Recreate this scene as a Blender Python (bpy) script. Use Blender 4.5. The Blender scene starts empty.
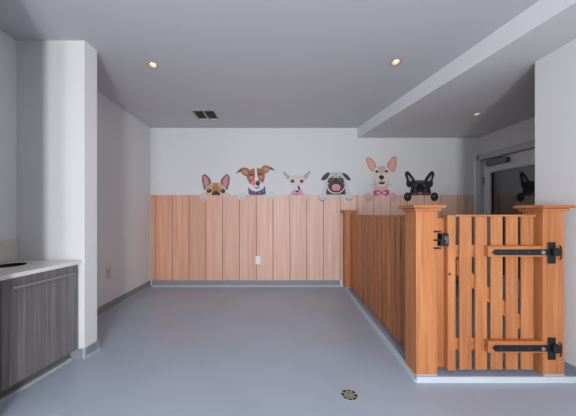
import bpy, bmesh, math, random
from mathutils import Vector, Matrix
random.seed(4)
sc = bpy.context.scene
COL = sc.collection

# ------------------------------------------------------------------ materials
def srgb(r, g, b):
    f = lambda c: (c/255/12.92) if c/255 <= .04045 else ((c/255+.055)/1.055)**2.4
    return (f(r), f(g), f(b), 1)

def new_mat(name):
    m = bpy.data.materials.new(name); m.use_nodes = True
    nt = m.node_tree
    return m, nt, nt.nodes, nt.links, nt.nodes['Principled BSDF']

def plain(name, c, rough=.5, metal=0, noise=.0, scale=8, bump=0, spec=.5):
    m, nt, N, L, P = new_mat(name)
    P.inputs['Roughness'].default_value = rough
    P.inputs['Metallic'].default_value = metal
    P.inputs['Specular IOR Level'].default_value = spec
    P.inputs['Base Color'].default_value = c
    if noise or bump:
        g = N.new('ShaderNodeNewGeometry')
        t = N.new('ShaderNodeTexNoise'); t.inputs['Scale'].default_value = scale; t.inputs['Detail'].default_value = 5
        L.new(g.outputs['Position'], t.inputs['Vector'])
    if noise:
        r = N.new('ShaderNodeValToRGB')
        r.color_ramp.elements[0].position = .3; r.color_ramp.elements[1].position = .7
        r.color_ramp.elements[0].color = tuple(x*(1-noise) for x in c[:3])+(1,)
        r.color_ramp.elements[1].color = tuple(min(1, x*(1+noise)) for x in c[:3])+(1,)
        L.new(t.outputs['Fac'], r.inputs['Fac']); L.new(r.outputs['Color'], P.inputs['Base Color'])
    if bump:
        b = N.new('ShaderNodeBump'); b.inputs['Strength'].default_value = bump; b.inputs['Distance'].default_value = .002
        t2 = N.new('ShaderNodeTexNoise'); t2.inputs['Scale'].default_value = 220
        L.new(g.outputs['Position'], t2.inputs['Vector'])
        L.new(t2.outputs['Fac'], b.inputs['Height']); L.new(b.outputs['Normal'], P.inputs['Normal'])
    return m

def wood(name, dark, mid, light, stretch=(38, 38, 1.6), rough=.5, var=.12, grain=.5):
    """vertical (or otherwise stretched) grain; each board differs a little"""
    m, nt, N, L, P = new_mat(name)
    P.inputs['Roughness'].default_value = rough
    g = N.new('ShaderNodeNewGeometry'); oi = N.new('ShaderNodeObjectInfo')
    off = N.new('ShaderNodeVectorMath'); off.operation = 'SCALE'; off.inputs['Scale'].default_value = 7
    cmb = N.new('ShaderNodeCombineXYZ')
    for k in 'XYZ': L.new(oi.outputs['Random'], cmb.inputs[k])
    L.new(cmb.outputs[0], off.inputs[0])
    add = N.new('ShaderNodeVectorMath'); add.operation = 'ADD'
    L.new(g.outputs['Position'], add.inputs[0]); L.new(off.outputs[0], add.inputs[1])
    mp = N.new('ShaderNodeMapping'); mp.inputs['Scale'].default_value = stretch
    L.new(add.outputs[0], mp.inputs['Vector'])
    t = N.new('ShaderNodeTexNoise'); t.inputs['Scale'].default_value = 1; t.inputs['Detail'].default_value = 6
    t.inputs['Roughness'].default_value = .62; t.inputs['Distortion'].default_value = .3
    L.new(mp.outputs[0], t.inputs['Vector'])
    mp2 = N.new('ShaderNodeMapping'); mp2.inputs['Scale'].default_value = tuple(s*3.1 for s in stretch)
    L.new(add.outputs[0], mp2.inputs['Vector'])
    t2 = N.new('ShaderNodeTexNoise'); t2.inputs['Scale'].default_value = 1; t2.inputs['Detail'].default_value = 3
    L.new(mp2.outputs[0], t2.inputs['Vector'])
    mx = N.new('ShaderNodeMath'); mx.operation = 'MULTIPLY_ADD'; mx.inputs[1].default_value = .35
    L.new(t2.outputs['Fac'], mx.inputs[0]); 
    sub = N.new('ShaderNodeMath'); sub.operation = 'SUBTRACT'; sub.inputs[1].default_value = .175
    L.new(t.outputs['Fac'], sub.inputs[0]); L.new(sub.outputs[0], mx.inputs[2])
    r = N.new('ShaderNodeValToRGB')
    e = r.color_ramp.elements
    e[0].position = .5-grain*.4; e[0].color = dark
    e[1].position = .5+grain*.4; e[1].color = light
    k = e.new(.5); k.color = mid
    L.new(mx.outputs[0], r.inputs['Fac'])
    hsv = N.new('ShaderNodeHueSaturation')
    mr = N.new('ShaderNodeMapRange'); mr.inputs['To Min'].default_value = 1-var; mr.inputs['To Max'].default_value = 1+var
    L.new(oi.outputs['Random'], mr.inputs['Value']); L.new(mr.outputs[0], hsv.inputs['Value'])
    L.new(r.outputs['Color'], hsv.inputs['Color']); L.new(hsv.outputs['Color'], P.inputs['Base Color'])
    b = N.new('ShaderNodeBump'); b.inputs['Strength'].default_value = .12; b.inputs['Distance'].default_value = .002
    L.new(t2.outputs['Fac'], b.inputs['Height']); L.new(b.outputs['Normal'], P.inputs['Normal'])
    return m

M = {}
M['wall'] = plain('wall_paint', srgb(219, 218, 219), .85, noise=.015, scale=1.5, bump=.05)
M['ceil'] = plain('ceiling_paint', srgb(197, 197, 203), .9, noise=.015, scale=1.5, bump=.05)
M['soffit'] = plain('soffit_paint', srgb(214, 214, 217), .9, noise=.015, scale=1.5, bump=.05)
M['base'] = plain('grey_cove_base', srgb(138, 142, 150), .45, noise=.05)
M['bead'] = plain('pale_edge_bead', srgb(172, 177, 184), .4)
M['edging'] = plain('curb_edging', srgb(196, 203, 212), .35)
M['cedar'] = wood('cedar', srgb(150, 88, 46), srgb(181, 114, 68), srgb(200, 136, 90), rough=.42, var=.07, grain=.75)
M['cedar_picket'] = wood('cedar_picket', srgb(140, 80, 42), srgb(178, 112, 66), srgb(202, 138, 90), rough=.42, var=.17, grain=.6)
M['cedar_x'] = wood('cedar_horizontal', srgb(150, 88, 46), srgb(179, 112, 66), srgb(198, 134, 88), stretch=(1.6, 38, 38), rough=.42, var=.07)
M['cedar_y'] = wood('cedar_lengthwise', srgb(150, 88, 46), srgb(179, 112, 66), srgb(198, 134, 88), stretch=(38, 1.6, 38), rough=.42, var=.07)
M['laminate'] = wood('grey_wood_laminate', srgb(90, 86, 86), srgb(117, 112, 113), srgb(143, 138, 138), stretch=(60, 60, 1.2), rough=.4, var=.02, grain=.6)
M['black'] = plain('black_iron', srgb(34, 34, 38), .42, metal=.3)
M['greyiron'] = plain('worn_iron', srgb(98, 98, 102), .5, metal=.3)
M['steel'] = plain('brushed_steel', srgb(190, 188, 186), .3, metal=1)
M['pull'] = plain('satin_pull', srgb(178, 172, 170), .35, metal=.55)
M['dark'] = plain('dark_void', srgb(28, 27, 27), .8)
M['plastic'] = plain('white_plastic', srgb(236, 238, 240), .4)
M['beige'] = plain('grey_plate', srgb(196, 192, 190), .5)
M['quartz'] = plain('quartz_top', srgb(224, 222, 216), .22, noise=.03, scale=60)
M['splash'] = plain('cream_backsplash', srgb(208, 204, 190), .3, noise=.03, scale=40)
M['doorpaint'] = plain('door_paint', srgb(216, 218, 221), .45)
M['frame'] = plain('door_frame_paint', srgb(186, 188, 191), .5)
M['closer'] = plain('closer_metal', srgb(112, 114, 118), .4, metal=.6)
M['vent'] = plain('vent_dark_metal', srgb(112, 110, 108), .5, metal=.2)
M['ventframe'] = plain('vent_frame', srgb(182, 181, 184), .5)
M['trimwhite'] = plain('white_metal_trim', srgb(225, 226, 230), .4)
M['grate'] = plain('drain_grate', srgb(178, 174, 152), .45, metal=.3)
M['curb'] = plain('curb_epoxy', srgb(138, 156, 178), .4, noise=.05)

# floor: poured grey epoxy, slightly glossy
m, nt, N, L, P = new_mat('epoxy_floor')
g = N.new('ShaderNodeNewGeometry'); t = N.new('ShaderNodeTexNoise'); t.inputs['Scale'].default_value = 2.2; t.inputs['Detail'].default_value = 6
L.new(g.outputs['Position'], t.inputs['Vector'])
r = N.new('ShaderNodeValToRGB'); r.color_ramp.elements[0].position = .3; r.color_ramp.elements[1].position = .7
r.color_ramp.elements[0].color = srgb(165, 175, 190); r.color_ramp.elements[1].color = srgb(173, 183, 198)
L.new(t.outputs['Fac'], r.inputs['Fac']); L.new(r.outputs['Color'], P.inputs['Base Color'])
P.inputs['Roughness'].default_value = .33
M['floor'] = m

# planks of the wall panelling: tone varies per plank
m, nt, N, L, P = new_mat('plank_panelling')
P.inputs['Roughness'].default_value = .5
g = N.new('ShaderNodeNewGeometry'); sep = N.new('ShaderNodeSeparateXYZ'); L.new(g.outputs['Position'], sep.inputs[0])
at = N.new('ShaderNodeAttribute'); at.attribute_name = 'plank'; at.attribute_type = 'GEOMETRY'
cmb = N.new('ShaderNodeCombineXYZ')
add = N.new('ShaderNodeMath'); add.operation = 'MULTIPLY_ADD'; add.inputs[1].default_value = 3.7
L.new(at.outputs['Fac'], add.inputs[0]); L.new(sep.outputs['X'], add.inputs[2])
sx = N.new('ShaderNodeMath'); sx.operation = 'MULTIPLY'; sx.inputs[1].default_value = 22; L.new(add.outputs[0], sx.inputs[0])
sz = N.new('ShaderNodeMath'); sz.operation = 'MULTIPLY'; sz.inputs[1].default_value = .9; L.new(sep.outputs['Z'], sz.inputs[0])
L.new(sx.outputs[0], cmb.inputs['X']); L.new(sz.outputs[0], cmb.inputs['Z'])
t = N.new('ShaderNodeTexNoise'); t.inputs['Scale'].default_value = 1; t.inputs['Detail'].default_value = 6; t.inputs['Distortion'].default_value = .4
L.new(cmb.outputs[0], t.inputs['Vector'])
r = N.new('ShaderNodeValToRGB'); e = r.color_ramp.elements
e[0].position = .25; e[0].color = srgb(220, 172, 152); e[1].position = .75; e[1].color = srgb(238, 207, 192)
L.new(t.outputs['Fac'], r.inputs['Fac'])
w = N.new('ShaderNodeTexWhiteNoise'); w.noise_dimensions = '1D'; L.new(at.outputs['Fac'], w.inputs['W'])
mr = N.new('ShaderNodeMapRange'); mr.inputs['To Min'].default_value = .93; mr.inputs['To Max'].default_value = 1.05
L.new(w.outputs['Value'], mr.inputs['Value'])
hs = N.new('ShaderNodeHueSaturation'); L.new(mr.outputs[0], hs.inputs['Value']); L.new(r.outputs['Color'], hs.inputs['Color'])
tint = N.new('ShaderNodeValToRGB'); te = tint.color_ramp.elements
te[0].position = .0; te[0].color = (.88, .63, .48, 1); te[1].position = .5; te[1].color = (1, 1, 1, 1)
dv_ = N.new('ShaderNodeMath'); dv_.operation = 'DIVIDE'; dv_.inputs[1].default_value = 20
L.new(at.outputs['Fac'], dv_.inputs[0]); L.new(dv_.outputs[0], tint.inputs['Fac'])
mu = N.new('ShaderNodeMix'); mu.data_type = 'RGBA'; mu.blend_type = 'MULTIPLY'; mu.inputs[0].default_value = 1
L.new(hs.outputs['Color'], mu.inputs[6]); L.new(tint.outputs['Color'], mu.inputs[7])
L.new(mu.outputs[2], P.inputs['Base Color'])
M['planks'] = m
M['groove'] = plain('plank_groove', srgb(150, 92, 66), .7)

# door glass
m, nt, N, L, P = new_mat('door_glass')
N.remove(P); out = N['Material Output']
fr = N.new('ShaderNodeFresnel'); fr.inputs['IOR'].default_value = 2.5
gl = N.new('ShaderNodeBsdfGlossy'); gl.inputs['Roughness'].default_value = .02
tr = N.new('ShaderNodeBsdfTransparent'); tr.inputs['Color'].default_value = (.55, .58, .58, 1)
mi = N.new('ShaderNodeMixShader'); L.new(fr.outputs[0], mi.inputs[0]); L.new(tr.outputs[0], mi.inputs[1]); L.new(gl.outputs[0], mi.inputs[2])
L.new(mi.outputs[0], out.inputs['Surface'])
M['glass'] = m

m, nt, N, L, P = new_mat('lamp_glow')
P.inputs['Emission Color'].default_value = (1, .84, .62, 1); P.inputs['Emission Strength'].default_value = 3
M['lamp'] = m
M['lampcone'] = plain('lamp_reflector', srgb(196, 180, 164), .35, metal=.4)

def flat(name, c, noise=.12, scale=60): return plain('print_'+name, srgb(*c), .6, noise=noise, scale=scale)

# ------------------------------------------------------------------ mesh helpers
def mesh_obj(name, bm, mat, parent=None, loc=None, smooth=False):
    bmesh.ops.recalc_face_normals(bm, faces=bm.faces)
    me = bpy.data.meshes.new(name); bm.to_mesh(me); bm.free()
    if smooth:
        for p in me.polygons: p.use_smooth = True
    for mm in (mat if isinstance(mat, (list, tuple)) else [mat]): me.materials.append(mm)
    o = bpy.data.objects.new(name, me); COL.objects.link(o)
    if parent is not None: o.parent = parent
    if loc is not None: o.location = loc
    return o

def box(bm, x0, x1, y0, y1, z0, z1, bev=0, off=(0, 0, 0), rot=None):
    b = bmesh.new(); bmesh.ops.create_cube(b, size=1)
    for v in b.verts:
        v.co = Vector((x0+(v.co.x+.5)*(x1-x0), y0+(v.co.y+.5)*(y1-y0), z0+(v.co.z+.5)*(z1-z0)))
    if bev: bmesh.ops.bevel(b, geom=list(b.edges), offset=bev, segments=2, affect='EDGES', profile=.5)
    if rot is not None:
        for v in b.verts: v.co = rot @ v.co
    for v in b.verts: v.co -= Vector(off)
    merge(bm, b)

def merge(bm, b):
    me = bpy.data.meshes.new('tmp'); b.to_mesh(me); b.free(); bm.from_mesh(me); bpy.data.meshes.remove(me)

def prism(bm, pts, z0, z1, off=(0, 0, 0)):
    o = Vector(off)
    lo = [bm.verts.new(Vector((x, y, z0))-o) for x, y in pts]; hi = [bm.verts.new(Vector((x, y, z1))-o) for x, y in pts]
    n = len(pts)
    bm.faces.new(lo[::-1]); bm.faces.new(hi)
    for i in range(n): bm.faces.new((lo[i], lo[(i+1) % n], hi[(i+1) % n], hi[i]))

def cyl(bm, c, axis, r, h, seg=24, r2=None, off=(0, 0, 0)):
    """cylinder centred at c along axis"""
    b = bmesh.new(); bmesh.ops.create_cone(b, cap_ends=True, segments=seg, radius1=r, radius2=r if r2 is None else r2, depth=h)
    q = Vector((0, 0, 1)).rotation_difference(Vector(axis))
    for v in b.verts: v.co = q @ v.co + Vector(c) - Vector(off)
    merge(bm, b)

def lathe(bm, prof, c, seg=32, flip=1):
    """revolve (r, z) profile about the vertical through c"""
    rings = []
    for r_, z in prof:
        rings.append([bm.verts.new((c[0]+r_*math.cos(2*math.pi*k/seg), c[1]+r_*math.sin(2*math.pi*k/seg), c[2]+z)) for k in range(seg)])
    for a, b in zip(rings, rings[1:]):
        for k in range(seg): bm.faces.new((a[k], a[(k+1) % seg], b[(k+1) % seg], b[k]))

def B(name, mat, *boxes, parent=None, off=(0, 0, 0), bev=0):
    bm = bmesh.new()
    for b in boxes: box(bm, *b, bev=bev, off=off)
    return mesh_obj(name, bm, mat, parent)

def thing(name, label, cat, loc=(0, 0, 0), group=None):
    o = bpy.data.objects.new(name, None); COL.objects.link(o); o.location = loc; o.empty_display_size = .1
    return tag(o, label, cat, group)
def tag(o, label, cat, group=None):
    o['label'] = label; o['category'] = cat
    if group: o['group'] = group
    return o
def struct(o, label=None, cat=None):
    o['kind'] = 'structure'
    if label: o['label'] = label
    if cat: o['category'] = cat
    return o
def cut(o, bms):
    """subtract closed volumes from o and keep only the result"""
    for b in bms:
        c = mesh_obj('cutter', b, M['wall'])
        md = o.modifiers.new('cut', 'BOOLEAN'); md.operation = 'DIFFERENCE'; md.object = c; md.solver = 'EXACT'
        bpy.context.view_layer.update()
        dg = bpy.context.evaluated_depsgraph_get()
        me = bpy.data.meshes.new_from_object(o.evaluated_get(dg))
        o.modifiers.clear(); old = o.data; o.data = me; bpy.data.meshes.remove(old)
        cm = c.data; bpy.data.objects.remove(c); bpy.data.meshes.remove(cm)

# ------------------------------------------------------------------ dimensions (metres, camera at the origin of x and y)
YB = 3.85; XL = -1.92; XR = 3.13; ZC = 2.44; ZS = 2.286; YR = -2.2; XA = -1.985
PX = 2.02; PY = 1.943
EYE = 1.1

# ------------------------------------------------------------------ room shell
fl = struct(B('floor', M['floor'], (XL-.1, XR+1.6, YR-.1, YB+.1, -.12, 0)), 'smooth grey poured epoxy floor', 'floor')
DR = (-.06, .0)
ce = struct(B('ceiling', M['ceil'], (XL-.1, XR+.12, YR-.1, YB+.1, ZC, ZC+.25)), 'flat pale grey ceiling with recessed lights', 'ceiling')
so_pts = [(1.263, YB+.02), (XR+.02, YB+.02), (XR+.02, YR), (1.263+.168*(YB-YR), YR)]
bm = bmesh.new(); prism(bm, so_pts, ZS, ZC+.2)
soffit = struct(mesh_obj('ceiling_soffit', bm, M['soffit']), 'lowered ceiling soffit running along the right side', 'soffit')

struct(B('wall_back', M['wall'], (XL-.1, XR+.1, YB, YB+.12, 0, ZC)), 'white back wall above the plank panelling', 'wall')
struct(B('wall_left', M['wall'], (XL-.12, XL, 1.95, YB, 0, ZC), (XL-.12, XA, 1.2, 1.95, 0, ZC), (XL-.12, XL, YR-.1, 1.2, 0, ZC)), 'white left wall', 'wall')
# short wing walls either side of the cabinet alcove (the far one in view)
bm = bmesh.new(); prism(bm, [(XL-.08, 1.92), (-1.463, 1.92), (-1.452, 2.04), (XL-.08, 2.04)], 0, ZC)
struct(mesh_obj('wall_wing', bm, M['wall']), 'white wing wall closing the cabinet alcove', 'wall')
struct(B('wall_alcove_front', M['wall'], (XL-.08, -1.455, 1.16, 1.28, 0, ZC)))
struct(B('wall_right_front', M['wall'], (PX, PX+.12, YR, PY, 0, ZC)), 'white partition wall at right foreground', 'wall')
# right wall, behind the gate, with the door opening
DY0, DY1, DZ = 2.78, 3.775, 1.97
struct(B('wall_right', M['wall'], (XR, XR+.12, YR, DY0, 0, ZS+.05), (XR, XR+.12, DY1, YB, 0, ZS+.05), (XR, XR+.12, DY0, DY1, DZ, ZS+.05)), 'white right wall above the glazed door', 'wall')
# unlit corridor behind the glazed door
struct(B('wall_corridor', M['wall'], (XR+1.4, XR+1.5, 1.6, YB+.1, 0, ZC), (XR+.12, XR+1.5, YB, YB+.1, 0, ZC), (XR+.12, XR+1.5, 1.6, 1.7, 0, ZC)))
struct(B('ceiling_corridor', M['ceil'], (XR+.12, XR+1.5, 1.6, YB+.1, ZC, ZC+.1)))
# rear wall with the tall window that lights the room
WIN = [(-.78, -.38), (0, .42)]; WZ0, WZ1 = .12, 2.25
bm = bmesh.new(); xs = [XL]+[q for a in WIN for q in a]+[XR+.12]
for a, b in zip(xs[0::2], xs[1::2]): box(bm, a, b, YR-.12, YR, 0, ZC)
for a, b in WIN: box(bm, a, b, YR-.12, YR, 0, WZ0); box(bm, a, b, YR-.12, YR, WZ1, ZC)
struct(mesh_obj('wall_rear', bm, M['wall']))
for k, (a, b) in enumerate(WIN):
    struct(B('window_%d' % (k+1), M['trimwhite'], (a-.03, a+.03, YR-.1, YR+.015, WZ0-.03, WZ1+.03), (b-.03, b+.03, YR-.1, YR+.015, WZ0-.03, WZ1+.03),
           (a, b, YR-.1, YR+.015, WZ0-.03, WZ0+.03), (a, b, YR-.1, YR+.015, WZ1-.03, WZ1+.03), bev=.004))

# ------------------------------------------------------------------ baseboards: grey cove base with a pale bead at its foot
def base_run(name, pts, inward, h=.095):
    """pts: polyline at the wall face (x,y), inward = unit normal into the room"""
    (x0, y0), (x1, y1) = pts; nx, ny = inward
    bm = bmesh.new(); prism(bm, [(x0, y0), (x1, y1), (x1+nx*.012, y1+ny*.012), (x0+nx*.012, y0+ny*.012)], 0, h)
    o = struct(mesh_obj(name, bm, M['base']))
    bm = bmesh.new(); prism(bm, [(x0+nx*.012, y0+ny*.012), (x1+nx*.012, y1+ny*.012), (x1+nx*.03, y1+ny*.03), (x0+nx*.03, y0+ny*.03)], 0, .028)
    b = mesh_obj('bead', bm, M['bead'], o)
    return o
base_run('baseboard_back', ((XL+.03, YB), (1.0, YB)), (0, -1))
base_run('baseboard_back_right', ((1.2, YB), (3.05, YB)), (0, -1))
base_run('baseboard_left', ((XL, 2.04), (XL, YB-.012)), (1, 0))
base_run('baseboard_partition', ((PX, YR), (PX, PY)), (-1, 0), h=.08)
base_run('baseboard_right', ((XR, 1.95), (XR, DY0-.06)), (-1, 0))
# wing wall base with its pale corner guard
bm = bmesh.new()
prism(bm, [(-1.56, 1.908), (-1.452, 1.908), (-1.452, 1.92), (-1.56, 1.92)], 0, .075)
prism(bm, [(-1.463, 1.92), (-1.451, 1.908), (-1.438, 2.05), (-1.452, 2.04)], 0, .075)
bb = struct(mesh_obj('baseboard_wing', bm, M['base']))
bm = bmesh.new()
box(bm, -1.468, -1.448, 1.904, 1.924, 0, .079, bev=.003)
prism(bm, [(-1.449, 1.925), (-1.438, 1.925), (-1.424, 2.05), (-1.437, 2.05)], 0, .02)
mesh_obj('corner_guard', bm, M['bead'], bb)

# ------------------------------------------------------------------ plank panelling on the back wall
PXM = 3.85/250
def wx(px): return (px-275)*PXM
def wz(py): return EYE-(py-215)*PXM
x0, x1 = wx(151.2), wx(475); zt = wz(195)
edges = [151.2, 156, 172.4]+[172.4+16.78*k for k in range(1, 19)]
edges = [e for e in edges if e < 472]+[475]
bm = bmesh.new(); lay = bm.faces.layers.float.new('plank')
for i, (a, b) in enumerate(zip(edges, edges[1:])):
    n0 = len(bm.faces)
    box(bm, wx(a)+.0045, wx(b)-.0045, YB-.007, YB-.002, .095, zt, bev=.0015)
    bm.faces.ensure_lookup_table()
    for f in bm.faces[n0:]: f[lay] = i+.37
root = thing('plank_panelling', 'pink-toned vertical plank panelling along the back wall under the dogs', 'panelling', (0, YB, 0))
for v in bm.verts: v.co.y -= YB
mesh_obj('planks', bm, M['planks'], root)
B('backing', M['groove'], (x0, x1, -.0035, -.0005, .095, zt-.002), parent=root)

# ------------------------------------------------------------------ printed dogs on the wall (flat stickers, built of layered cut-outs)
def spline(pts, n=6):
    out = []; k = len(pts)
    for i in range(k):
        p0, p1, p2, p3 = (Vector(pts[(i+j-1) % k]) for j in range(4))
        for s in range(n):
            t = s/n
            out.append(.5*((2*p1)+(p2-p0)*t+(2*p0-5*p1+4*p2-p3)*t*t+(-p0+3*p1-3*p2+p3)*t**3))
    return out
def ell(cx, cy, rx, ry, n=14, a=0):
    return [(cx+rx*math.cos(2*math.pi*k/n)*math.cos(a)-ry*math.sin(2*math.pi*k/n)*math.sin(a),
             cy+rx*math.cos(2*math.pi*k/n)*math.sin(a)+ry*math.sin(2*math.pi*k/n)*math.cos(a)) for k in range(n)]

class Dog:
    """a sticker of cut-out shapes; shapes are given in a drawing grid of its own"""
    def __init__(s, label, org, sc_):
        s.org, s.sc = org, sc_
        s.root = thing('dog_decal', label, 'wall decal', (0, YB-.0073, 0), 'printed dogs peeking over the panelling')
        s.x0 = None; s.k = 0; s.parts = {}
    def p(s, q): return (wx(s.org[0]+q[0]/s.sc), wz(s.org[1]+q[1]/s.sc))
    def add(s, name, mat, *shapes, smooth=True, parent=None):
        s.k += 1
        d0, d1 = -.0006*(s.k-1)-.0002, -.0006*s.k-.0002
        for sh in shapes:
            bm = bmesh.new()
            pts = spline(sh) if smooth else [Vector(q) for q in sh]
            q = [s.p(v) for v in pts]
            if s.x0 is None:
                s.x0 = q[0][0]; s.z0 = wz(196); s.root.location = (s.x0, YB-.0073, s.z0)
            f = bm.faces.new([bm.verts.new((x-s.x0, d0, z-s.z0)) for x, z in q])
            r_ = bmesh.ops.extrude_face_region(bm, geom=[f])
            for v in r_['geom']:
                if isinstance(v, bmesh.types.BMVert): v.co.y = d1
            bmesh.ops.triangulate(bm, faces=[f for f in bm.faces if len(f.verts) > 4])
            o = mesh_obj(name, bm, mat, parent or s.root)
        return o

def mir(pts, c): return [(2*c-x, y) for x, y in pts]

# fawn french bulldog
F = {k: flat('fawn_'+k, c) for k, c in dict(edge=(120, 92, 84), pink=(206, 138, 150), tan=(205, 164, 126), brown=(176, 116, 78), dark=(38, 30, 34), pale=(222, 200, 190), paw=(216, 186, 184), toe=(178, 140, 142)).items()}
D = Dog('fawn french bulldog print with tall pink ears, only eyes and nose showing', (196, 170), 11.88)
ear = [(75, 80), (90, 58), (112, 52), (142, 75), (166, 105), (180, 138), (165, 168), (130, 200), (105, 240), (90, 205), (80, 160), (72, 110)]
inn = [(90, 85), (107, 70), (132, 92), (152, 128), (148, 165), (115, 205), (100, 170), (92, 125)]
for e_, i_ in ((ear, inn), (mir(ear, 237), mir(inn, 237))):
    o = D.add('ear', F['edge'], e_); D.add('inner_ear', F['pink'], i_, parent=o)
D.add('head', F['tan'], [(180, 158), (237, 150), (295, 158), (335, 195), (352, 250), (345, 296), (237, 299), (132, 296), (120, 250), (140, 195)])
D.add('muzzle', F['brown'], [(205, 190), (237, 180), (270, 190), (285, 250), (237, 262), (190, 250)], [(215, 165), (237, 160), (258, 165), (255, 180), (218, 180)])
D.add('cheek', F['pale'], ell(180, 285, 26, 12), ell(300, 285, 26, 12))
D.add('eye', F['dark'], ell(158, 248, 28, 24)); D.add('eye', F['dark'], ell(320, 250, 28, 26))
D.add('eye_shine', F['pale'], ell(152, 240, 5, 5), ell(314, 242, 5, 5))
D.add('nose', F['dark'], [(185, 294), (205, 262), (237, 250), (270, 262), (292, 294), (237, 299)])
D.add('nostril', F['edge'], ell(222, 280, 9, 5), ell(254, 280, 9, 5))
for cx in (97, 370):
    o = D.add('paw', F['paw'], ell(cx, 324, 50, 54)); D.add('toe', F['toe'], ell(cx-16, 350, 4, 16), ell(cx+12, 350, 4, 16), parent=o)

# jack russell
J = {k: flat('terrier_'+k, c) for k, c in dict(brown=(158, 96, 68), dark=(78, 56, 54), inner=(196, 138, 112), white=(224, 220, 220), tongue=(224, 128, 150), nose=(44, 38, 42), band=(72, 82, 104), bandl=(124, 136, 160), grey=(150, 150, 158), paw=(206, 206, 214)).items()}
D = Dog('brown and white terrier print with folded ears and a dark blue bandana', (232, 162), 10.4)
D.add('chest', J['white'], [(180, 240), (330, 235), (350, 300), (345, 338), (180, 338), (168, 290)])
for e_, i_, t_ in (([(40, 125), (62, 98), (90, 70), (130, 58), (175, 75), (195, 125), (155, 148), (115, 135), (88, 104)], [(105, 95), (130, 82), (160, 95), (165, 125), (135, 128)], [(38, 126), (62, 96), (90, 72), (90, 100), (62, 108)]),
                   ([(445, 90), (420, 66), (390, 48), (350, 36), (318, 50), (306, 95), (340, 120), (372, 108), (395, 78)], [(385, 70), (355, 55), (330, 66), (330, 95), (355, 98)], [(446, 92), (424, 66), (398, 54), (398, 76), (424, 80)])):
    o = D.add('ear', J['brown'], e_); D.add('inner_ear', J['inner'], i_, parent=o); D.add('ear_tip', J['dark'], t_, parent=o)
D.add('head', J['brown'], [(200, 78), (255, 68), (312, 74), (340, 130), (335, 190), (308, 232), (255, 245), (200, 235), (166, 190), (155, 140)])
D.add('blaze', J['white'], [(236, 72), (256, 71), (262, 130), (278, 185), (310, 215), (318, 262), (270, 290), (225, 288), (190, 258), (205, 215), (235, 185), (240, 130)])
D.add('eye', J['dark'], ell(200, 135, 22, 9, a=.15)); D.add('eye', J['dark'], ell(292, 128, 22, 9, a=-.15))
D.add('brow', J['inner'], ell(205, 165, 24, 16), ell(300, 160, 20, 16))
D.add('tongue', J['tongue'], [(215, 190), (240, 185), (246, 225), (238, 252), (215, 245), (200, 222)])
D.add('mouth', J['dark'], [(238, 262), (262, 266), (288, 256), (284, 268), (262, 278), (240, 272)])
D.add('nose', J['nose'], ell(270, 221, 23, 29))
D.add('nostril', J['grey'], ell(266, 206, 8, 5))
o = D.add('bandana', J['band'], [(170, 258), (190, 285), (250, 308), (318, 282), (340, 250), (348, 300), (344, 336), (262, 344), (182, 338), (172, 300)])
D.add('bandana_print', J['bandl'], ell(205, 312, 6, 12), ell(240, 325, 6, 9), ell(285, 318, 6, 13), ell(325, 300, 6, 13), parent=o)
for cx in (102, 405):
    o = D.add('paw', J['paw'], ell(cx, 355, 40, 41)); D.add('toe', J['grey'], ell(cx-12, 376, 3, 12), ell(cx+10, 376, 3, 12), parent=o)

# small pale chihuahua
W = {k: flat('pale_'+k, c) for k, c in dict(ear=(158, 146, 152), inner=(200, 172, 178), skin=(222, 206, 204), top=(204, 200, 202), eye=(78, 52, 54), ring=(150, 120, 116), nose=(50, 40, 46), scarf=(214, 158, 184), scarfd=(178, 108, 146), paw=(214, 190, 180)).items()}
D = Dog('small hairless cream chihuahua print with thin pointed ears and a pink scarf', (278, 168), 11.88)
for e_, i_ in (([(58, 42), (92, 62), (142, 108), (122, 142), (86, 98)], [(78, 62), (100, 76), (128, 108), (118, 122), (94, 94)]), ([(386, 38), (350, 55), (298, 104), (326, 142), (362, 88)], [(366, 56), (345, 68), (312, 106), (326, 124), (350, 86)])):
    o = D.add('ear', W['ear'], e_); D.add('inner_ear', W['inner'], i_, parent=o)
D.add('scarf', W['scarf'], [(145, 312), (165, 280), (185, 255), (225, 285), (265, 250), (292, 282), (310, 318), (300, 326), (150, 326)])
D.add('scarf_fold', W['scarfd'], [(165, 300), (200, 305), (230, 312), (270, 300), (262, 312), (230, 322), (195, 316)])
D.add('head', W['skin'], [(142, 105), (185, 84), (230, 78), (275, 86), (306, 108), (322, 140), (304, 185), (266, 225), (258, 262), (225, 285), (192, 262), (184, 225), (142, 185), (124, 142)])
D.add('forehead', W['top'], [(150, 108), (190, 90), (230, 84), (275, 92), (298, 112), (260, 122), (225, 128), (185, 122)])
D.add('eye_ring', W['ring'], ell(172, 158, 24, 22), ell(280, 158, 24, 22))
D.add('eye', W['eye'], ell(172, 158, 17, 16)); D.add('eye', W['eye'], ell(280, 158, 17, 16))
D.add('nose', W['nose'], [(236, 212), (250, 215), (262, 245), (250, 268), (238, 250)])
D.add('mouth', W['nose'], [(202, 275), (225, 268), (248, 272), (240, 288), (222, 291)])
for cx in (112, 338):
    D.add('paw', W['paw'], ell(cx, 345, 22, 28))

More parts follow.
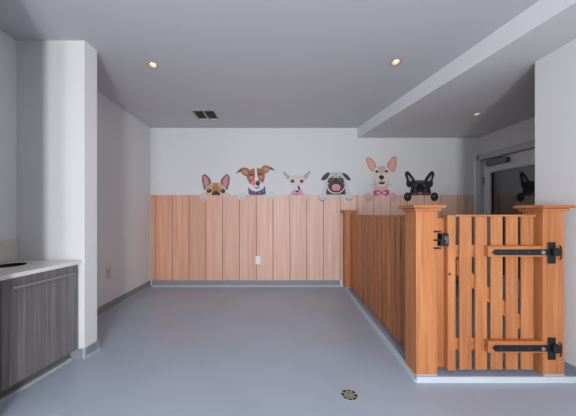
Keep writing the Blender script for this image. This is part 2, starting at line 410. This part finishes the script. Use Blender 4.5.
# pug
G = {k: flat('pug_'+k, c) for k, c in dict(black=(44, 42, 46), fur=(196, 190, 192), shade=(166, 160, 164), mask=(56, 58, 62), eye=(86, 94, 92), mouth=(96, 44, 68), tongue=(226, 146, 172), tongued=(190, 104, 136), white=(200, 202, 210), collar=(52, 54, 64), fore=(206, 176, 182)).items()}
D = Dog('pug print with black mask, wide open mouth and pink tongue', (314, 168), 11.55)
D.add('foreleg', G['white'], [(122, 160), (148, 150), (150, 290), (130, 340), (72, 340), (92, 270)]); D.add('foreleg', G['white'], [(356, 150), (380, 160), (402, 240), (425, 320), (380, 340), (352, 290)])
D.add('collar', G['collar'], [(145, 235), (200, 290), (250, 300), (310, 285), (358, 235), (362, 306), (250, 309), (138, 306)], smooth=False)
D.add('head', G['fur'], [(180, 62), (215, 48), (285, 48), (330, 60), (352, 110), (364, 180), (342, 255), (300, 290), (250, 297), (200, 290), (158, 255), (138, 180), (152, 110)])
for e_ in ([(80, 135), (108, 88), (150, 56), (178, 58), (165, 100), (135, 135), (100, 142)], [(326, 58), (370, 72), (400, 100), (422, 140), (384, 140), (350, 104)]):
    o = D.add('ear', G['black'], e_); D.add('ear_shade', G['mask'], [((x-250)*.93+250-(8 if x < 250 else -8), y*.8+24) for x, y in e_], parent=o)
D.add('forehead', G['fore'], ell(252, 104, 36, 12)); D.add('wrinkle', G['black'], [(238, 70), (250, 76), (262, 68), (252, 86)], [(195, 108), (225, 98), (215, 114)], [(310, 106), (282, 97), (292, 114)])
D.add('mask', G['mask'], [(160, 145), (185, 115), (225, 120), (252, 112), (280, 120), (320, 115), (342, 145), (335, 180), (290, 190), (250, 185), (205, 190), (168, 178)])
D.add('eye', G['eye'], ell(200, 150, 22, 20)); D.add('eye', G['eye'], ell(304, 150, 22, 20))
D.add('pupil', G['black'], ell(202, 152, 10, 10), ell(302, 152, 10, 10))
D.add('nose', G['black'], ell(252, 165, 26, 16))
D.add('mouth', G['mouth'], [(162, 190), (205, 186), (250, 194), (300, 186), (348, 190), (338, 235), (300, 272), (250, 284), (200, 270), (166, 232)])
D.add('chin', G['black'], [(200, 258), (250, 268), (300, 258), (295, 274), (250, 284), (206, 274)])
o = D.add('tongue', G['tongue'], [(205, 215), (225, 192), (252, 198), (280, 192), (300, 216), (290, 255), (252, 264), (214, 254)]); D.add('crease', G['tongued'], [(249, 215), (256, 215), (257, 255), (249, 255)], parent=o)
for cx, cy in ((94, 335), (400, 330)):
    D.add('paw_shadow', G['black'], ell(cx, cy+8, 41, 38)); o = D.add('paw', G['white'], ell(cx, cy, 40, 40)); D.add('toe', G['shade'], ell(cx-12, cy+24, 3, 14), ell(cx+12, cy+24, 3, 14), parent=o)

# tan chihuahua with bow
H = {k: flat('chihuahua_'+k, c) for k, c in dict(ear=(206, 150, 132), inner=(228, 168, 152), cream=(224, 208, 198), grey=(190, 184, 180), nose=(40, 36, 42), eye=(96, 70, 44), rose=(220, 180, 176), bow=(206, 84, 130), bowl=(236, 200, 214), paw=(214, 178, 168), toe=(172, 130, 124), whisk=(172, 166, 170)).items()}
D = Dog('cream chihuahua print with big upright pink ears and a pink bow', (358, 152), 7.7)
for e_, i_ in (([(60, 62), (75, 42), (105, 55), (130, 85), (140, 115), (116, 152), (84, 128)], [(72, 66), (84, 56), (105, 70), (122, 98), (122, 122), (108, 138), (88, 114)]), ([(295, 45), (270, 35), (240, 65), (220, 100), (232, 128), (270, 157), (292, 115)], [(284, 55), (268, 50), (246, 75), (234, 104), (244, 126), (268, 140), (280, 108)])):
    o = D.add('ear', H['ear'], e_); D.add('inner_ear', H['inner'], i_, parent=o)
D.add('neck', H['rose'], [(118, 200), (178, 190), (240, 200), (232, 260), (226, 305), (178, 312), (128, 305), (120, 260)])
D.add('head', H['cream'], [(138, 116), (178, 104), (220, 116), (242, 150), (242, 198), (214, 250), (180, 270), (148, 254), (120, 208), (116, 150)])
D.add('crown', H['grey'], [(150, 118), (178, 108), (208, 118), (200, 150), (186, 176), (170, 176), (158, 150)])
D.add('eye', H['eye'], ell(142, 152, 13, 10)); D.add('eye', H['eye'], ell(215, 150, 13, 10))
D.add('pupil', H['nose'], ell(143, 152, 7, 7), ell(214, 150, 7, 7))
D.add('mouth', H['nose'], [(156, 230), (180, 236), (204, 226), (198, 246), (180, 250), (162, 246)])
D.add('nose', H['nose'], ell(178, 196, 20, 16)); D.add('lip', H['nose'], [(176, 208), (181, 208), (182, 232), (175, 232)])
D.add('whisker', H['whisk'], [(88, 248), (118, 254), (118, 257), (88, 253)], [(262, 246), (236, 254), (236, 257), (262, 251)], smooth=False)
o = D.add('bow', H['bow'], [(116, 302), (150, 294), (178, 306), (208, 292), (236, 300), (233, 330), (200, 337), (178, 324), (150, 337), (120, 332)])
D.add('bow_heart', H['bowl'], [(142, 306), (152, 312), (162, 306), (164, 316), (152, 328), (140, 316)], [(190, 304), (200, 310), (210, 304), (212, 314), (200, 326), (188, 314)], parent=o)
for cx in (76, 266):
    o = D.add('paw', H['paw'], ell(cx, 349, 32, 35)); D.add('toe', H['toe'], ell(cx-9, 364, 3, 13), ell(cx+9, 364, 3, 13), parent=o)

# black french bulldog
K = {k: flat('black_'+k, c) for k, c in dict(fur=(34, 33, 36), inner=(166, 164, 168), hi=(104, 96, 102), deep=(16, 16, 18), collar=(128, 48, 62), chain=(170, 160, 160), paw=(30, 29, 32), toe=(84, 82, 88)).items()}
D = Dog('black french bulldog print with pale inner ears and black paws', (400, 166), 10.95)
ear = [(50, 92), (66, 60), (92, 62), (132, 110), (162, 158), (150, 200), (110, 235), (78, 225), (66, 200), (68, 150)]
inn = [(84, 104), (98, 112), (124, 142), (130, 160), (108, 168), (92, 146)]
for e_, i_ in ((ear, inn), (mir(ear, 212), mir(inn, 214))):
    o = D.add('ear', K['fur'], e_); D.add('inner_ear', K['inner'], i_, parent=o)
D.add('head', K['fur'], [(150, 166), (212, 156), (276, 164), (312, 200), (328, 255), (328, 316), (212, 318), (112, 316), (112, 258), (128, 205)])
D.add('brow', K['hi'], [(160, 178), (200, 170), (250, 172), (268, 182), (240, 182), (190, 180)], [(160, 215), (175, 195), (182, 205), (168, 235)], [(272, 215), (256, 195), (250, 205), (266, 235)])
D.add('muzzle', K['deep'], [(175, 225), (190, 200), (214, 195), (240, 200), (258, 225), (252, 262), (214, 255), (180, 262)])
D.add('cheek', K['hi'], [(150, 240), (160, 260), (178, 275), (170, 280), (150, 265)], [(284, 240), (272, 260), (258, 275), (264, 280), (284, 265)])
D.add('eye', K['deep'], ell(150, 220, 16, 15)); D.add('eye', K['deep'], ell(288, 220, 16, 15))
D.add('eye_shine', K['inner'], ell(146, 214, 4, 4), ell(284, 214, 4, 4))
D.add('collar', K['collar'], [(125, 296), (170, 292), (212, 288), (265, 292), (318, 292), (318, 312), (212, 312), (125, 312)])
D.add('collar_tag', K['chain'], ell(216, 298, 18, 9), ell(160, 302, 6, 5), ell(280, 302, 6, 5))
for cx in (78, 370):
    o = D.add('paw', K['paw'], ell(cx, 338, 42, 48)); D.add('toe', K['toe'], ell(cx-4, 330, 20, 16), parent=o)

# ------------------------------------------------------------------ door in the right wall
d = struct(thing('door_1', 'pale grey door with large dark glass pane and closer', 'door', (XR, DY1, 0)))
d.rotation_euler = (0, 0, .055)
off = (XR, DY1, 0)
B('frame', M['frame'], (XR-.06, XR+.1, DY0-.05, DY0+.02, 0, DZ+.03), (XR-.06, XR+.1, DY1-.02, DY1+.05, 0, DZ+.03), (XR-.06, XR+.1, DY0-.05, DY1+.05, DZ-.05, DZ+.03), parent=d, off=off, bev=.004)
y0, y1 = DY0+.02, DY1-.02; gx = XR+.005
GY0, GY1, GZ0, GZ1 = y0+.10, y1-.105, .25, 1.73
leaf = B('leaf', M['doorpaint'], (gx, gx+.045, y0, GY0, .01, DZ-.055), (gx, gx+.045, GY1, y1, .01, DZ-.055), (gx, gx+.045, GY0, GY1, .01, GZ0), (gx, gx+.045, GY0, GY1, GZ1, DZ-.055), parent=d, off=off)
B('glass', M['glass'], (gx+.018, gx+.026, GY0, GY1, GZ0, GZ1), parent=d, off=off)
B('glazing_bead', M['frame'], (gx-.006, gx+.01, GY0-.005, GY0+.015, GZ0, GZ1), (gx-.006, gx+.01, GY1-.015, GY1+.005, GZ0, GZ1), (gx-.006, gx+.01, GY0, GY1, GZ1-.015, GZ1+.005), (gx-.006, gx+.01, GY0, GY1, GZ0-.005, GZ0+.015), parent=d, off=off)
B('hinge', M['closer'], (gx-.012, gx+.004, DY1-.03, DY1-.005, 1.55, 1.67), parent=d, off=off, bev=.003)
cl = B('closer_body', M['closer'], (gx-.06, gx, 3.35, 3.67, 1.815, 1.885), parent=d, off=off, bev=.006)
bm = bmesh.new()
for a, b in (((gx-.03, 3.47, 1.905), (gx-.09, 3.68, 1.915)), ((gx-.09, 3.68, 1.915), (gx-.03, 3.765, 1.93)), ((gx-.03, 3.47, 1.88), (gx-.03, 3.47, 1.915))):
    a, b = Vector(a), Vector(b); cyl(bm, (a+b)/2, b-a, .01, (b-a).length, seg=10, off=off)
mesh_obj('closer_arm', bm, M['closer'], d)
# pale casing in the back corner
struct(B('trim_1', M['trimwhite'], (3.06, XR-.021, YB-.035, YB, 0, 2.0), bev=.003))

# ------------------------------------------------------------------ curb under the fence
def cxl(y): return .928+.0543*(y-1.637)
bm = bmesh.new(); prism(bm, [(cxl(1.637)+.012, 1.649), (PX-.012, 1.649), (PX-.012, 1.80), (1.10, 1.80), (cxl(YB)+.17, YB-.013), (cxl(YB)+.012, YB-.013)], 0, .038)
cb = tag(mesh_obj('fence_curb', bm, M['curb']), 'low L-shaped grey-blue epoxy curb under the wooden fence and gate', 'curb')
bm = bmesh.new()
prism(bm, [(cxl(1.637), 1.637), (PX-.012, 1.637), (PX-.012, 1.649), (cxl(1.637)+.012, 1.649)], 0, .0382)
prism(bm, [(cxl(1.637), 1.637), (cxl(1.637)+.012, 1.649), (cxl(YB)+.012, YB-.013), (cxl(YB), YB-.013)], 0, .0382)
prism(bm, [(cxl(1.637)-.012, 1.66), (cxl(1.637), 1.637), (cxl(YB), YB-.032), (cxl(YB)-.012, YB-.032)], 0, .012)
mesh_obj('metal_edging', bm, M['edging'], cb)
CT = .0385

# ------------------------------------------------------------------ fence posts
def post(x, y, label, s=.142, z1=1.128):
    t = thing('fence_post', label, 'post', (x+s/2, y+s/2, CT), 'wooden fence posts')
    o = (x+s/2, y+s/2, CT)
    B('shaft', M['cedar'], (x, x+s, y, y+s, CT, z1), parent=t, off=o, bev=.004)
    B('moulding', M['cedar_x'], (x-.016, x+s+.016, y-.016, y+s+.016, z1-.002, z1+.018), parent=t, off=o, bev=.004)
    B('cap', M['cedar_x'], (x-.035, x+s+.035, y-.035, y+s+.035, z1+.018, z1+.04), parent=t, off=o, bev=.004)
    B('foot_strip', M['bead'], (x+.002, x+s-.002, y-.003, y, CT, CT+.008), parent=t, off=o)
    return t
post(.934, 1.654, 'square cedar post with moulded cap at the free corner where fence meets gate latch')
post(1.774, 1.654, 'square cedar post with moulded cap beside the white partition, carrying the gate hinges')
post(1.03, 3.652, 'farthest square cedar post, against the back wall panelling', s=.142)

# ------------------------------------------------------------------ side fence
FX = lambda y: .996+.0512*(y-1.65)
ang = -math.atan(.0512)
f = thing('picket_fence', 'long cedar picket fence running back from the front post to the back wall', 'fence', (FX(1.8), 1.8, CT+.01))
f.rotation_euler = (0, 0, ang)
Ltot = (3.650-1.80)/math.cos(ang)
def fb(name, mat, b, bev=.002): return B(name, mat, b, parent=f, bev=bev)
n = 17; pitch = Ltot/n
for i in range(n):
    fb('picket', M['cedar_picket'], (0, .022, i*pitch+.015, (i+1)*pitch-.015, .0, 1.035))
for z in (.14, .84): fb('rail', M['cedar_y'], (.023, .058, .002, Ltot-.002, z, z+.085))
fb('top_rail', M['cedar_y'], (-.004, .06, .0, Ltot, 1.036, 1.052))

# ------------------------------------------------------------------ gate
GF = 1.685
def gx_(px, dep=GF): return (px-275)*dep/250
def gz_(py, dep=GF): return EYE-(py-215)*dep/250
go = (gx_(448), GF, CT+.012)
gt = thing('picket_gate', 'cedar picket gate with black strap hinges between two capped posts', 'gate', go)
zb, ztp = .055, 1.088
def gb(name, mat, b, bev=.002, parent=gt): return B(name, mat, b, parent=parent, off=go, bev=bev)
gb('latch_stile', M['cedar'], (1.1585, gx_(455.6, GF-.008), GF-.008, GF+.06, zb, ztp+.012))
gb('latch_board', M['cedar'], (1.115, 1.158, GF+.03, GF+.055, zb, ztp-.01))
for a, b in ((459.8, 472), (475.8, 487.4), (491.2, 503), (506.6, 518.4), (521.8, 533.8)):
    gb('picket', M['cedar'], (gx_(a), gx_(b), GF+.002, GF+.014, zb, ztp))
gxa, gxb = gx_(442), gx_(534)
for py in ((245, 257), (338, 350)):
    d2 = GF+.015; gb('rail', M['cedar_x'], (gx_(456), gxb, GF+.015, GF+.05, gz_(py[1], d2), gz_(py[0], d2)))
gb('top_rail', M['cedar_x'], (gx_(455.8), gx_(535.5), GF-.004, GF+.055, ztp, ztp+.014))
# diagonal brace from upper left down to the lower hinge side
bm = bmesh.new(); p0 = Vector((gx_(456.5, (GF+.02)), 0, gz_(267, (GF+.02)))); p1 = Vector((gx_(533, (GF+.02)), 0, gz_(334, (GF+.02)))); h = Vector((0, 0, .05))
vs = []
for y in (GF+.015, GF+.05):
    vs.append([bm.verts.new(Vector((q.x, y, q.z))-Vector(go)) for q in (p0-h, p1-h, p1+h, p0+h)])
bm.faces.new(vs[0]); bm.faces.new(vs[1][::-1])
for i in range(4): bm.faces.new((vs[0][i], vs[0][(i+1) % 4], vs[1][(i+1) % 4], vs[1][i]))
mesh_obj('brace', bm, M['cedar_x'], gt)
# hinges on their wooden blocks
for yt, yb_, s0, s1 in ((246, 257, 249.3, 255), (341.2, 353, 345, 351)):
    df = 1.6505
    gb('hinge_block', M['cedar_x'], (gx_(488.4, df), gx_(542.5, df)+.004, df, GF-.0005, gz_(yb_, df), gz_(yt, df)), bev=.003)
    zc = gz_((s0+s1)/2, df); hh = (s1-s0)/2*df/250
    xa, xb = gx_(492, df), gx_(549, df)
    bm = bmesh.new()
    pts = [(xa, zc), (xa+.018, zc+hh), (xb, zc+hh), (xb, zc-hh), (xa+.018, zc-hh)]
    A = [bm.verts.new(Vector((x, df-.007, z))-Vector(go)) for x, z in pts]; C_ = [bm.verts.new(Vector((x, df-.001, z))-Vector(go)) for x, z in pts]
    bm.faces.new(A); bm.faces.new(C_[::-1])
    for i in range(5): bm.faces.new((A[i], A[(i+1) % 5], C_[(i+1) % 5], C_[i]))
    st = mesh_obj('hinge_strap', bm, M['black'], gt)
    bm = bmesh.new()
    cyl(bm, (gx_(543, 1.64), df-.011, zc), (0, 1, 0), .013, .008, seg=20, off=go); cyl(bm, (gx_(543, 1.64), df-.017, zc), (0, 1, 0), .008, .006, seg=6, off=go)
    bo = mesh_obj('bolt', bm, M['steel'], st); bo['label'] = 'bright steel bolt'
    for px in (500, 515, 528):
        bm = bmesh.new(); cyl(bm, (gx_(px, df), df-.008, zc), (0, 1, 0), .004, .003, seg=12, off=go)
        mesh_obj('screw', bm, M['greyiron'], st)
    # plate, knuckle and pin at the post face
    pf = 1.6515; zp0, zp1 = gz_(yb_+6.5, pf), gz_(yt-3.8, pf)
    bm = bmesh.new()
    box(bm, gx_(547.6, pf), gx_(555, pf), pf-.006, pf-.0005, zp0, zp1, bev=.002, off=go)
    box(bm, gx_(549.6, pf), gx_(556.4, pf), pf-.03, pf-.008, zc-.022, zc+.03, bev=.004, off=go)
    mesh_obj('hinge_plate', bm, M['black'], st)
    bm = bmesh.new(); xk = gx_(557.2, pf)-.008; q0 = None
    for a in range(9):
        th = -math.pi/2+math.pi*a/8; q = Vector((xk+.012*math.cos(th), pf-.022, zc+.045*math.sin(th)))
        if q0 is not None: cyl(bm, (q+q0)/2, q-q0, .004, (q-q0).length*1.1, seg=8, off=go)
        q0 = q
    mesh_obj('hinge_pin', bm, M['black'], st)
# latch
ld = GF-.009
bm = bmesh.new()
box(bm, gx_(440, ld), 1.158, ld-.012, ld+.03, gz_(246, ld), gz_(233.5, ld), bev=.003, off=go)
box(bm, gx_(439.2, ld), gx_(444.5, ld), ld-.03, ld-.012, gz_(241, ld), gz_(234.5, ld), bev=.003, off=go)
lt = mesh_obj('latch', bm, M['black'], gt); lt['label'] = 'black iron gate latch'
bm = bmesh.new(); cyl(bm, (gx_(443, ld), ld-.033, gz_(238, ld)), (0, 1, 0), .016, .012, seg=20, off=go); cyl(bm, (gx_(443, ld), ld-.042, gz_(239.5, ld)), (.3, 0, 1), .004, .05, seg=8, off=go)
mesh_obj('latch_ring', bm, M['greyiron'], lt)
pf = 1.6535
for py in (231.5, 240, 248):
    bm = bmesh.new(); cyl(bm, (gx_(436.6, pf), pf-.008, gz_(py, pf)), (1, 0, 0), .0055, .042, seg=10, off=go)
    mesh_obj('latch_bar', bm, M['black'], lt)
bm = bmesh.new(); cyl(bm, (gx_(449.5, ld), ld-.001, gz_(274, ld)), (0, 1, 0), .007, .006, seg=14, off=go)
mesh_obj('bolt', bm, M['black'], gt)

# ------------------------------------------------------------------ alcove cabinet
def fxl(y): return -1.505-.155*(1.91-y)
def strip(y0, y1, dx0, dx1, z0, z1, off):
    bm = bmesh.new(); prism(bm, [(fxl(y0)+dx0, y0), (fxl(y1)+dx0, y1), (fxl(y1)+dx1, y1), (fxl(y0)+dx1, y0)], z0, z1, off)
    return bm
co = (-1.75, 1.6, 0)
cab = thing('base_cabinet', 'grey wood-grain base cabinet with long steel pull in the left alcove', 'cabinet', co)
bm = bmesh.new(); prism(bm, [(XA+.002, 1.285), (fxl(1.285)-.02, 1.285), (fxl(1.915)-.02, 1.915), (XA+.002, 1.915)], .085, .726, co)
mesh_obj('body', bm, M['laminate'], cab)
dr = mesh_obj('door', strip(1.442, 1.908, -.0195, 0, .082, .722, co), M['laminate'], cab)
mesh_obj('filler_panel', strip(1.286, 1.436, -.0195, 0, .082, .722, co), M['laminate'], cab)
bm = bmesh.new(); prism(bm, [(XA+.002, 1.287), (fxl(1.287)-.06, 1.287), (fxl(1.905)-.06, 1.905), (XA+.002, 1.905)], .001, .084, co)
mesh_obj('toe_kick', bm, M['vent'], cab)
bm = bmesh.new()
ha = Vector((fxl(1.475)+.03, 1.475, .668)); hb = Vector((fxl(1.855)+.03, 1.855, .666))
dv = (hb-ha).normalized(); nrm = Vector((dv.y, -dv.x, 0))
cyl(bm, (ha+hb)/2, hb-ha, .0065, (hb-ha).length, seg=12, off=co)
for t_ in (.06, .94):
    q = ha.lerp(hb, t_); cyl(bm, q-nrm*.015, nrm, .004, .03, seg=8, off=co)
hd = mesh_obj('handle', bm, M['pull'], dr); hd['label'] = 'long brushed steel bar pull'
# pale strip at the floor in front of the toe kick
bm = bmesh.new(); prism(bm, [(fxl(1.29)-.058, 1.29), (fxl(1.90)-.058, 1.90), (fxl(1.90)-.03, 1.90), (fxl(1.29)-.03, 1.29)], 0, .018)
struct(mesh_obj('trim_2', bm, M['bead']))

ct = bmesh.new(); prism(ct, [(XA+.001, 1.282), (fxl(1.282)+.026, 1.282), (fxl(1.918)+.026, 1.918), (XA+.001, 1.918)], .7275, .754)
top = tag(mesh_obj('countertop', ct, M['quartz']), 'white quartz countertop with a round hole over the grey cabinet', 'countertop')
HX, HY, HR = -1.825, 1.722, .085
b = bmesh.new(); cyl(b, (HX, HY, .75), (0, 0, 1), HR, .2, seg=40); cut(top, [b])
bm = bmesh.new(); lathe(bm, [(HR-.001, .002), (HR-.004, .002), (HR-.004, -.0255), (.001, -.0255)], (HX, HY, .7535), 40)
mesh_obj('hole_liner', bm, M['dark'], top)
tag(B('backsplash', M['splash'], (XA+.0005, XA+.02, 1.284, 1.918, .7545, .915), bev=.002), 'low cream backsplash strip on the alcove wall above the countertop', 'backsplash')

# ------------------------------------------------------------------ outlets
def outlet(x, y, z, axis, label, mat, w=.075, h=.122):
    t = thing('wall_outlet', label, 'outlet', (x, y, z), 'wall outlets')
    def bb_(name, mm, u0, u1, v0, v1, d0, d1, bev=0):
        if axis == 'y': B(name, mm, (u0, u1, -d1, -d0, v0, v1), parent=t, bev=bev)
        else: B(name, mm, (d0, d1, u0, u1, v0, v1), parent=t, bev=bev)
    bb_('plate', mat, -w/2, w/2, -h/2, h/2, 0, .006, .002)
    for s in (-1, 1):
        bb_('socket', mat, -.017, .017, s*.026-.015, s*.026+.015, .006, .009, .001)
        bb_('slot', M['dark'], -.008, -.005, s*.026-.004, s*.026+.006, .009, .0095)
        bb_('slot', M['dark'], .005, .008, s*.026-.004, s*.026+.006, .009, .0095)
outlet(wx(258.2), YB-.0073, wz(260), 'y', 'white power outlet on the plank panelling', M['plastic'])
outlet(XL, 2.88, .43, 'x', 'greyish outlet plate low on the left wall', M['beige'])

# ------------------------------------------------------------------ ceiling lights and vent
def downlight(x, y, z, label, host):
    r0 = .038
    c = bmesh.new(); cyl(c, (x, y, z), (0, 0, 1), r0+.004, .13, seg=40); cut(host, [c])
    t = thing('ceiling_light', label, 'ceiling light', (x, y, z), 'recessed ceiling lights')
    bm = bmesh.new(); lathe(bm, [(r0-.002, 0), (r0, -.004), (r0+.011, -.003), (r0+.012, 0), (r0-.002, 0)], (0, 0, 0), 40)
    mesh_obj('trim_ring', bm, M['lampcone'], t, smooth=True)
    bm = bmesh.new(); lathe(bm, [(r0, 0), (r0-.006, .03), (r0-.016, .05), (.002, .055)], (0, 0, 0), 40)
    mesh_obj('reflector', bm, M['lampcone'], t, smooth=True)
    bm = bmesh.new(); lathe(bm, [(.022, .03), (.021, .022), (.014, .014), (.001, .011)], (0, 0, 0), 24)
    mesh_obj('bulb', bm, M['lamp'], t, smooth=True)
    l = bpy.data.lights.new('lamp', 'SPOT'); l.energy = 3; l.color = (1, .85, .66); l.spot_size = math.radians(80); l.spot_blend = .6; l.shadow_soft_size = .02
    lo = bpy.data.objects.new('lamp_beam', l); COL.objects.link(lo); lo.parent = t; lo.location = (0, 0, -.012)
downlight(-1.09, 2.233, ZC, 'small recessed warm ceiling light on the left, nearest the wing wall', ce)
downlight(1.06, 2.19, ZC, 'small recessed warm ceiling light beside the lowered soffit', ce)
downlight(2.37, 2.936, ZS, 'small recessed warm light in the lowered soffit near the door', soffit)

vx0, vx1, vy0, vy1 = -1.07, -.785, 3.205, 3.525
c = bmesh.new(); box(c, vx0+.005, vx1-.005, vy0+.005, vy1-.005, ZC-.05, ZC+.06); cut(ce, [c])
v = thing('ceiling_vent', 'two-panel dark louvred air vent in the ceiling near the back wall', 'vent', (vx0, vy0, ZC)); off = (vx0, vy0, ZC)
W_ = .014; xm = (vx0+vx1)/2
B('frame', M['ventframe'], (vx0-.012, vx0+.006, vy0-.012, vy1+.012, ZC-.005, ZC), (vx1-.006, vx1+.012, vy0-.012, vy1+.012, ZC-.005, ZC), (vx0, vx1, vy0-.012, vy0+.006, ZC-.005, ZC), (vx0, vx1, vy1-.006, vy1+.012, ZC-.005, ZC), (xm-.009, xm+.009, vy0, vy1, ZC-.005, ZC), parent=v, off=off)
B('backing', M['vent'], (vx0+.006, vx1-.006, vy0+.006, vy1-.006, ZC+.045, ZC+.055), parent=v, off=off)
for x_a, x_b in ((vx0+.006, xm-.008), (xm+.008, vx1-.006)):
    k = 11
    for i in range(k):
        bm = bmesh.new()
        yy = vy0+.02+(vy1-vy0-.04)*(i+.5)/k
        rot = Matrix.Translation((0, yy, ZC+.016)) @ Matrix.Rotation(math.radians(40), 4, 'X')
        box(bm, x_a, x_b, -.013, .013, -.001, .001, off=off, rot=rot)
        mesh_obj('louvre', bm, M['vent'], v)

# ------------------------------------------------------------------ floor drain
dxp, dyp = (349.3-275)*1.1/179.5, 1.1*250/179.5
c = bmesh.new(); cyl(c, (dxp, dyp, 0), (0, 0, 1), .051, .05, seg=40); cut(fl, [c])
dn = thing('floor_drain', 'round metal floor drain grate in the grey floor', 'drain', (dxp, dyp, 0))
bm = bmesh.new(); lathe(bm, [(.0509, -.003), (.052, .0006), (.047, .001), (.0465, -.003)], (0, 0, 0), 40)
mesh_obj('rim', bm, M['grate'], dn, smooth=True)
bm = bmesh.new(); lathe(bm, [(.0468, -.002), (.0468, -.0235), (.001, -.0235)], (0, 0, 0), 40); mesh_obj('sump', bm, M['dark'], dn)
bm = bmesh.new()
cyl(bm, (0, 0, -.002), (0, 0, 1), .007, .004, seg=20)
for k in range(8):
    a = 2*math.pi*(k+.3)/8; rot = Matrix.Rotation(a, 4, 'Z')
    box(bm, .005, .047, -.0034, .0034, -.004, 0, rot=rot)
lathe(bm, [(.030, 0), (.0265, 0), (.0265, -.004), (.030, -.004), (.030, 0)], (0, 0, 0), 32)
mesh_obj('grate', bm, M['grate'], dn)

# ------------------------------------------------------------------ light: daylight through the two tall rear windows
for (a, b), en in zip(WIN, (14, 49)):
    l = bpy.data.lights.new('window_daylight', 'AREA'); l.shape = 'RECTANGLE'; l.size = b-a-.06; l.size_y = WZ1-WZ0-.06
    l.energy = en*2; l.color = (.95, .975, .985)
    lo = bpy.data.objects.new('window_daylight', l); COL.objects.link(lo)
    lo.location = ((a+b)/2, YR-.03, (WZ0+WZ1)/2); lo.rotation_euler = Vector((0, 1, 0)).to_track_quat('-Z', 'Z').to_euler()

w = bpy.data.worlds.new('world'); sc.world = w; w.use_nodes = True
bg = w.node_tree.nodes['Background']; bg.inputs['Color'].default_value = (.75, .85, 1, 1); bg.inputs['Strength'].default_value = .6

# ------------------------------------------------------------------ camera
cam = bpy.data.cameras.new('camera'); co_ = bpy.data.objects.new('camera', cam); COL.objects.link(co_)
co_.location = (0, 0, EYE); co_.rotation_euler = (math.pi/2, 0, 0)
cam.sensor_width = 36; cam.lens = 250*36/576; cam.shift_x = 13/576; cam.shift_y = 7/576; cam.clip_start = .02
sc.camera = co_
sc.view_settings.view_transform = 'Standard'; sc.view_settings.look = 'None'; sc.view_settings.gamma = 1
sc.view_settings.use_curve_mapping = False
sc.view_settings.exposure = .3
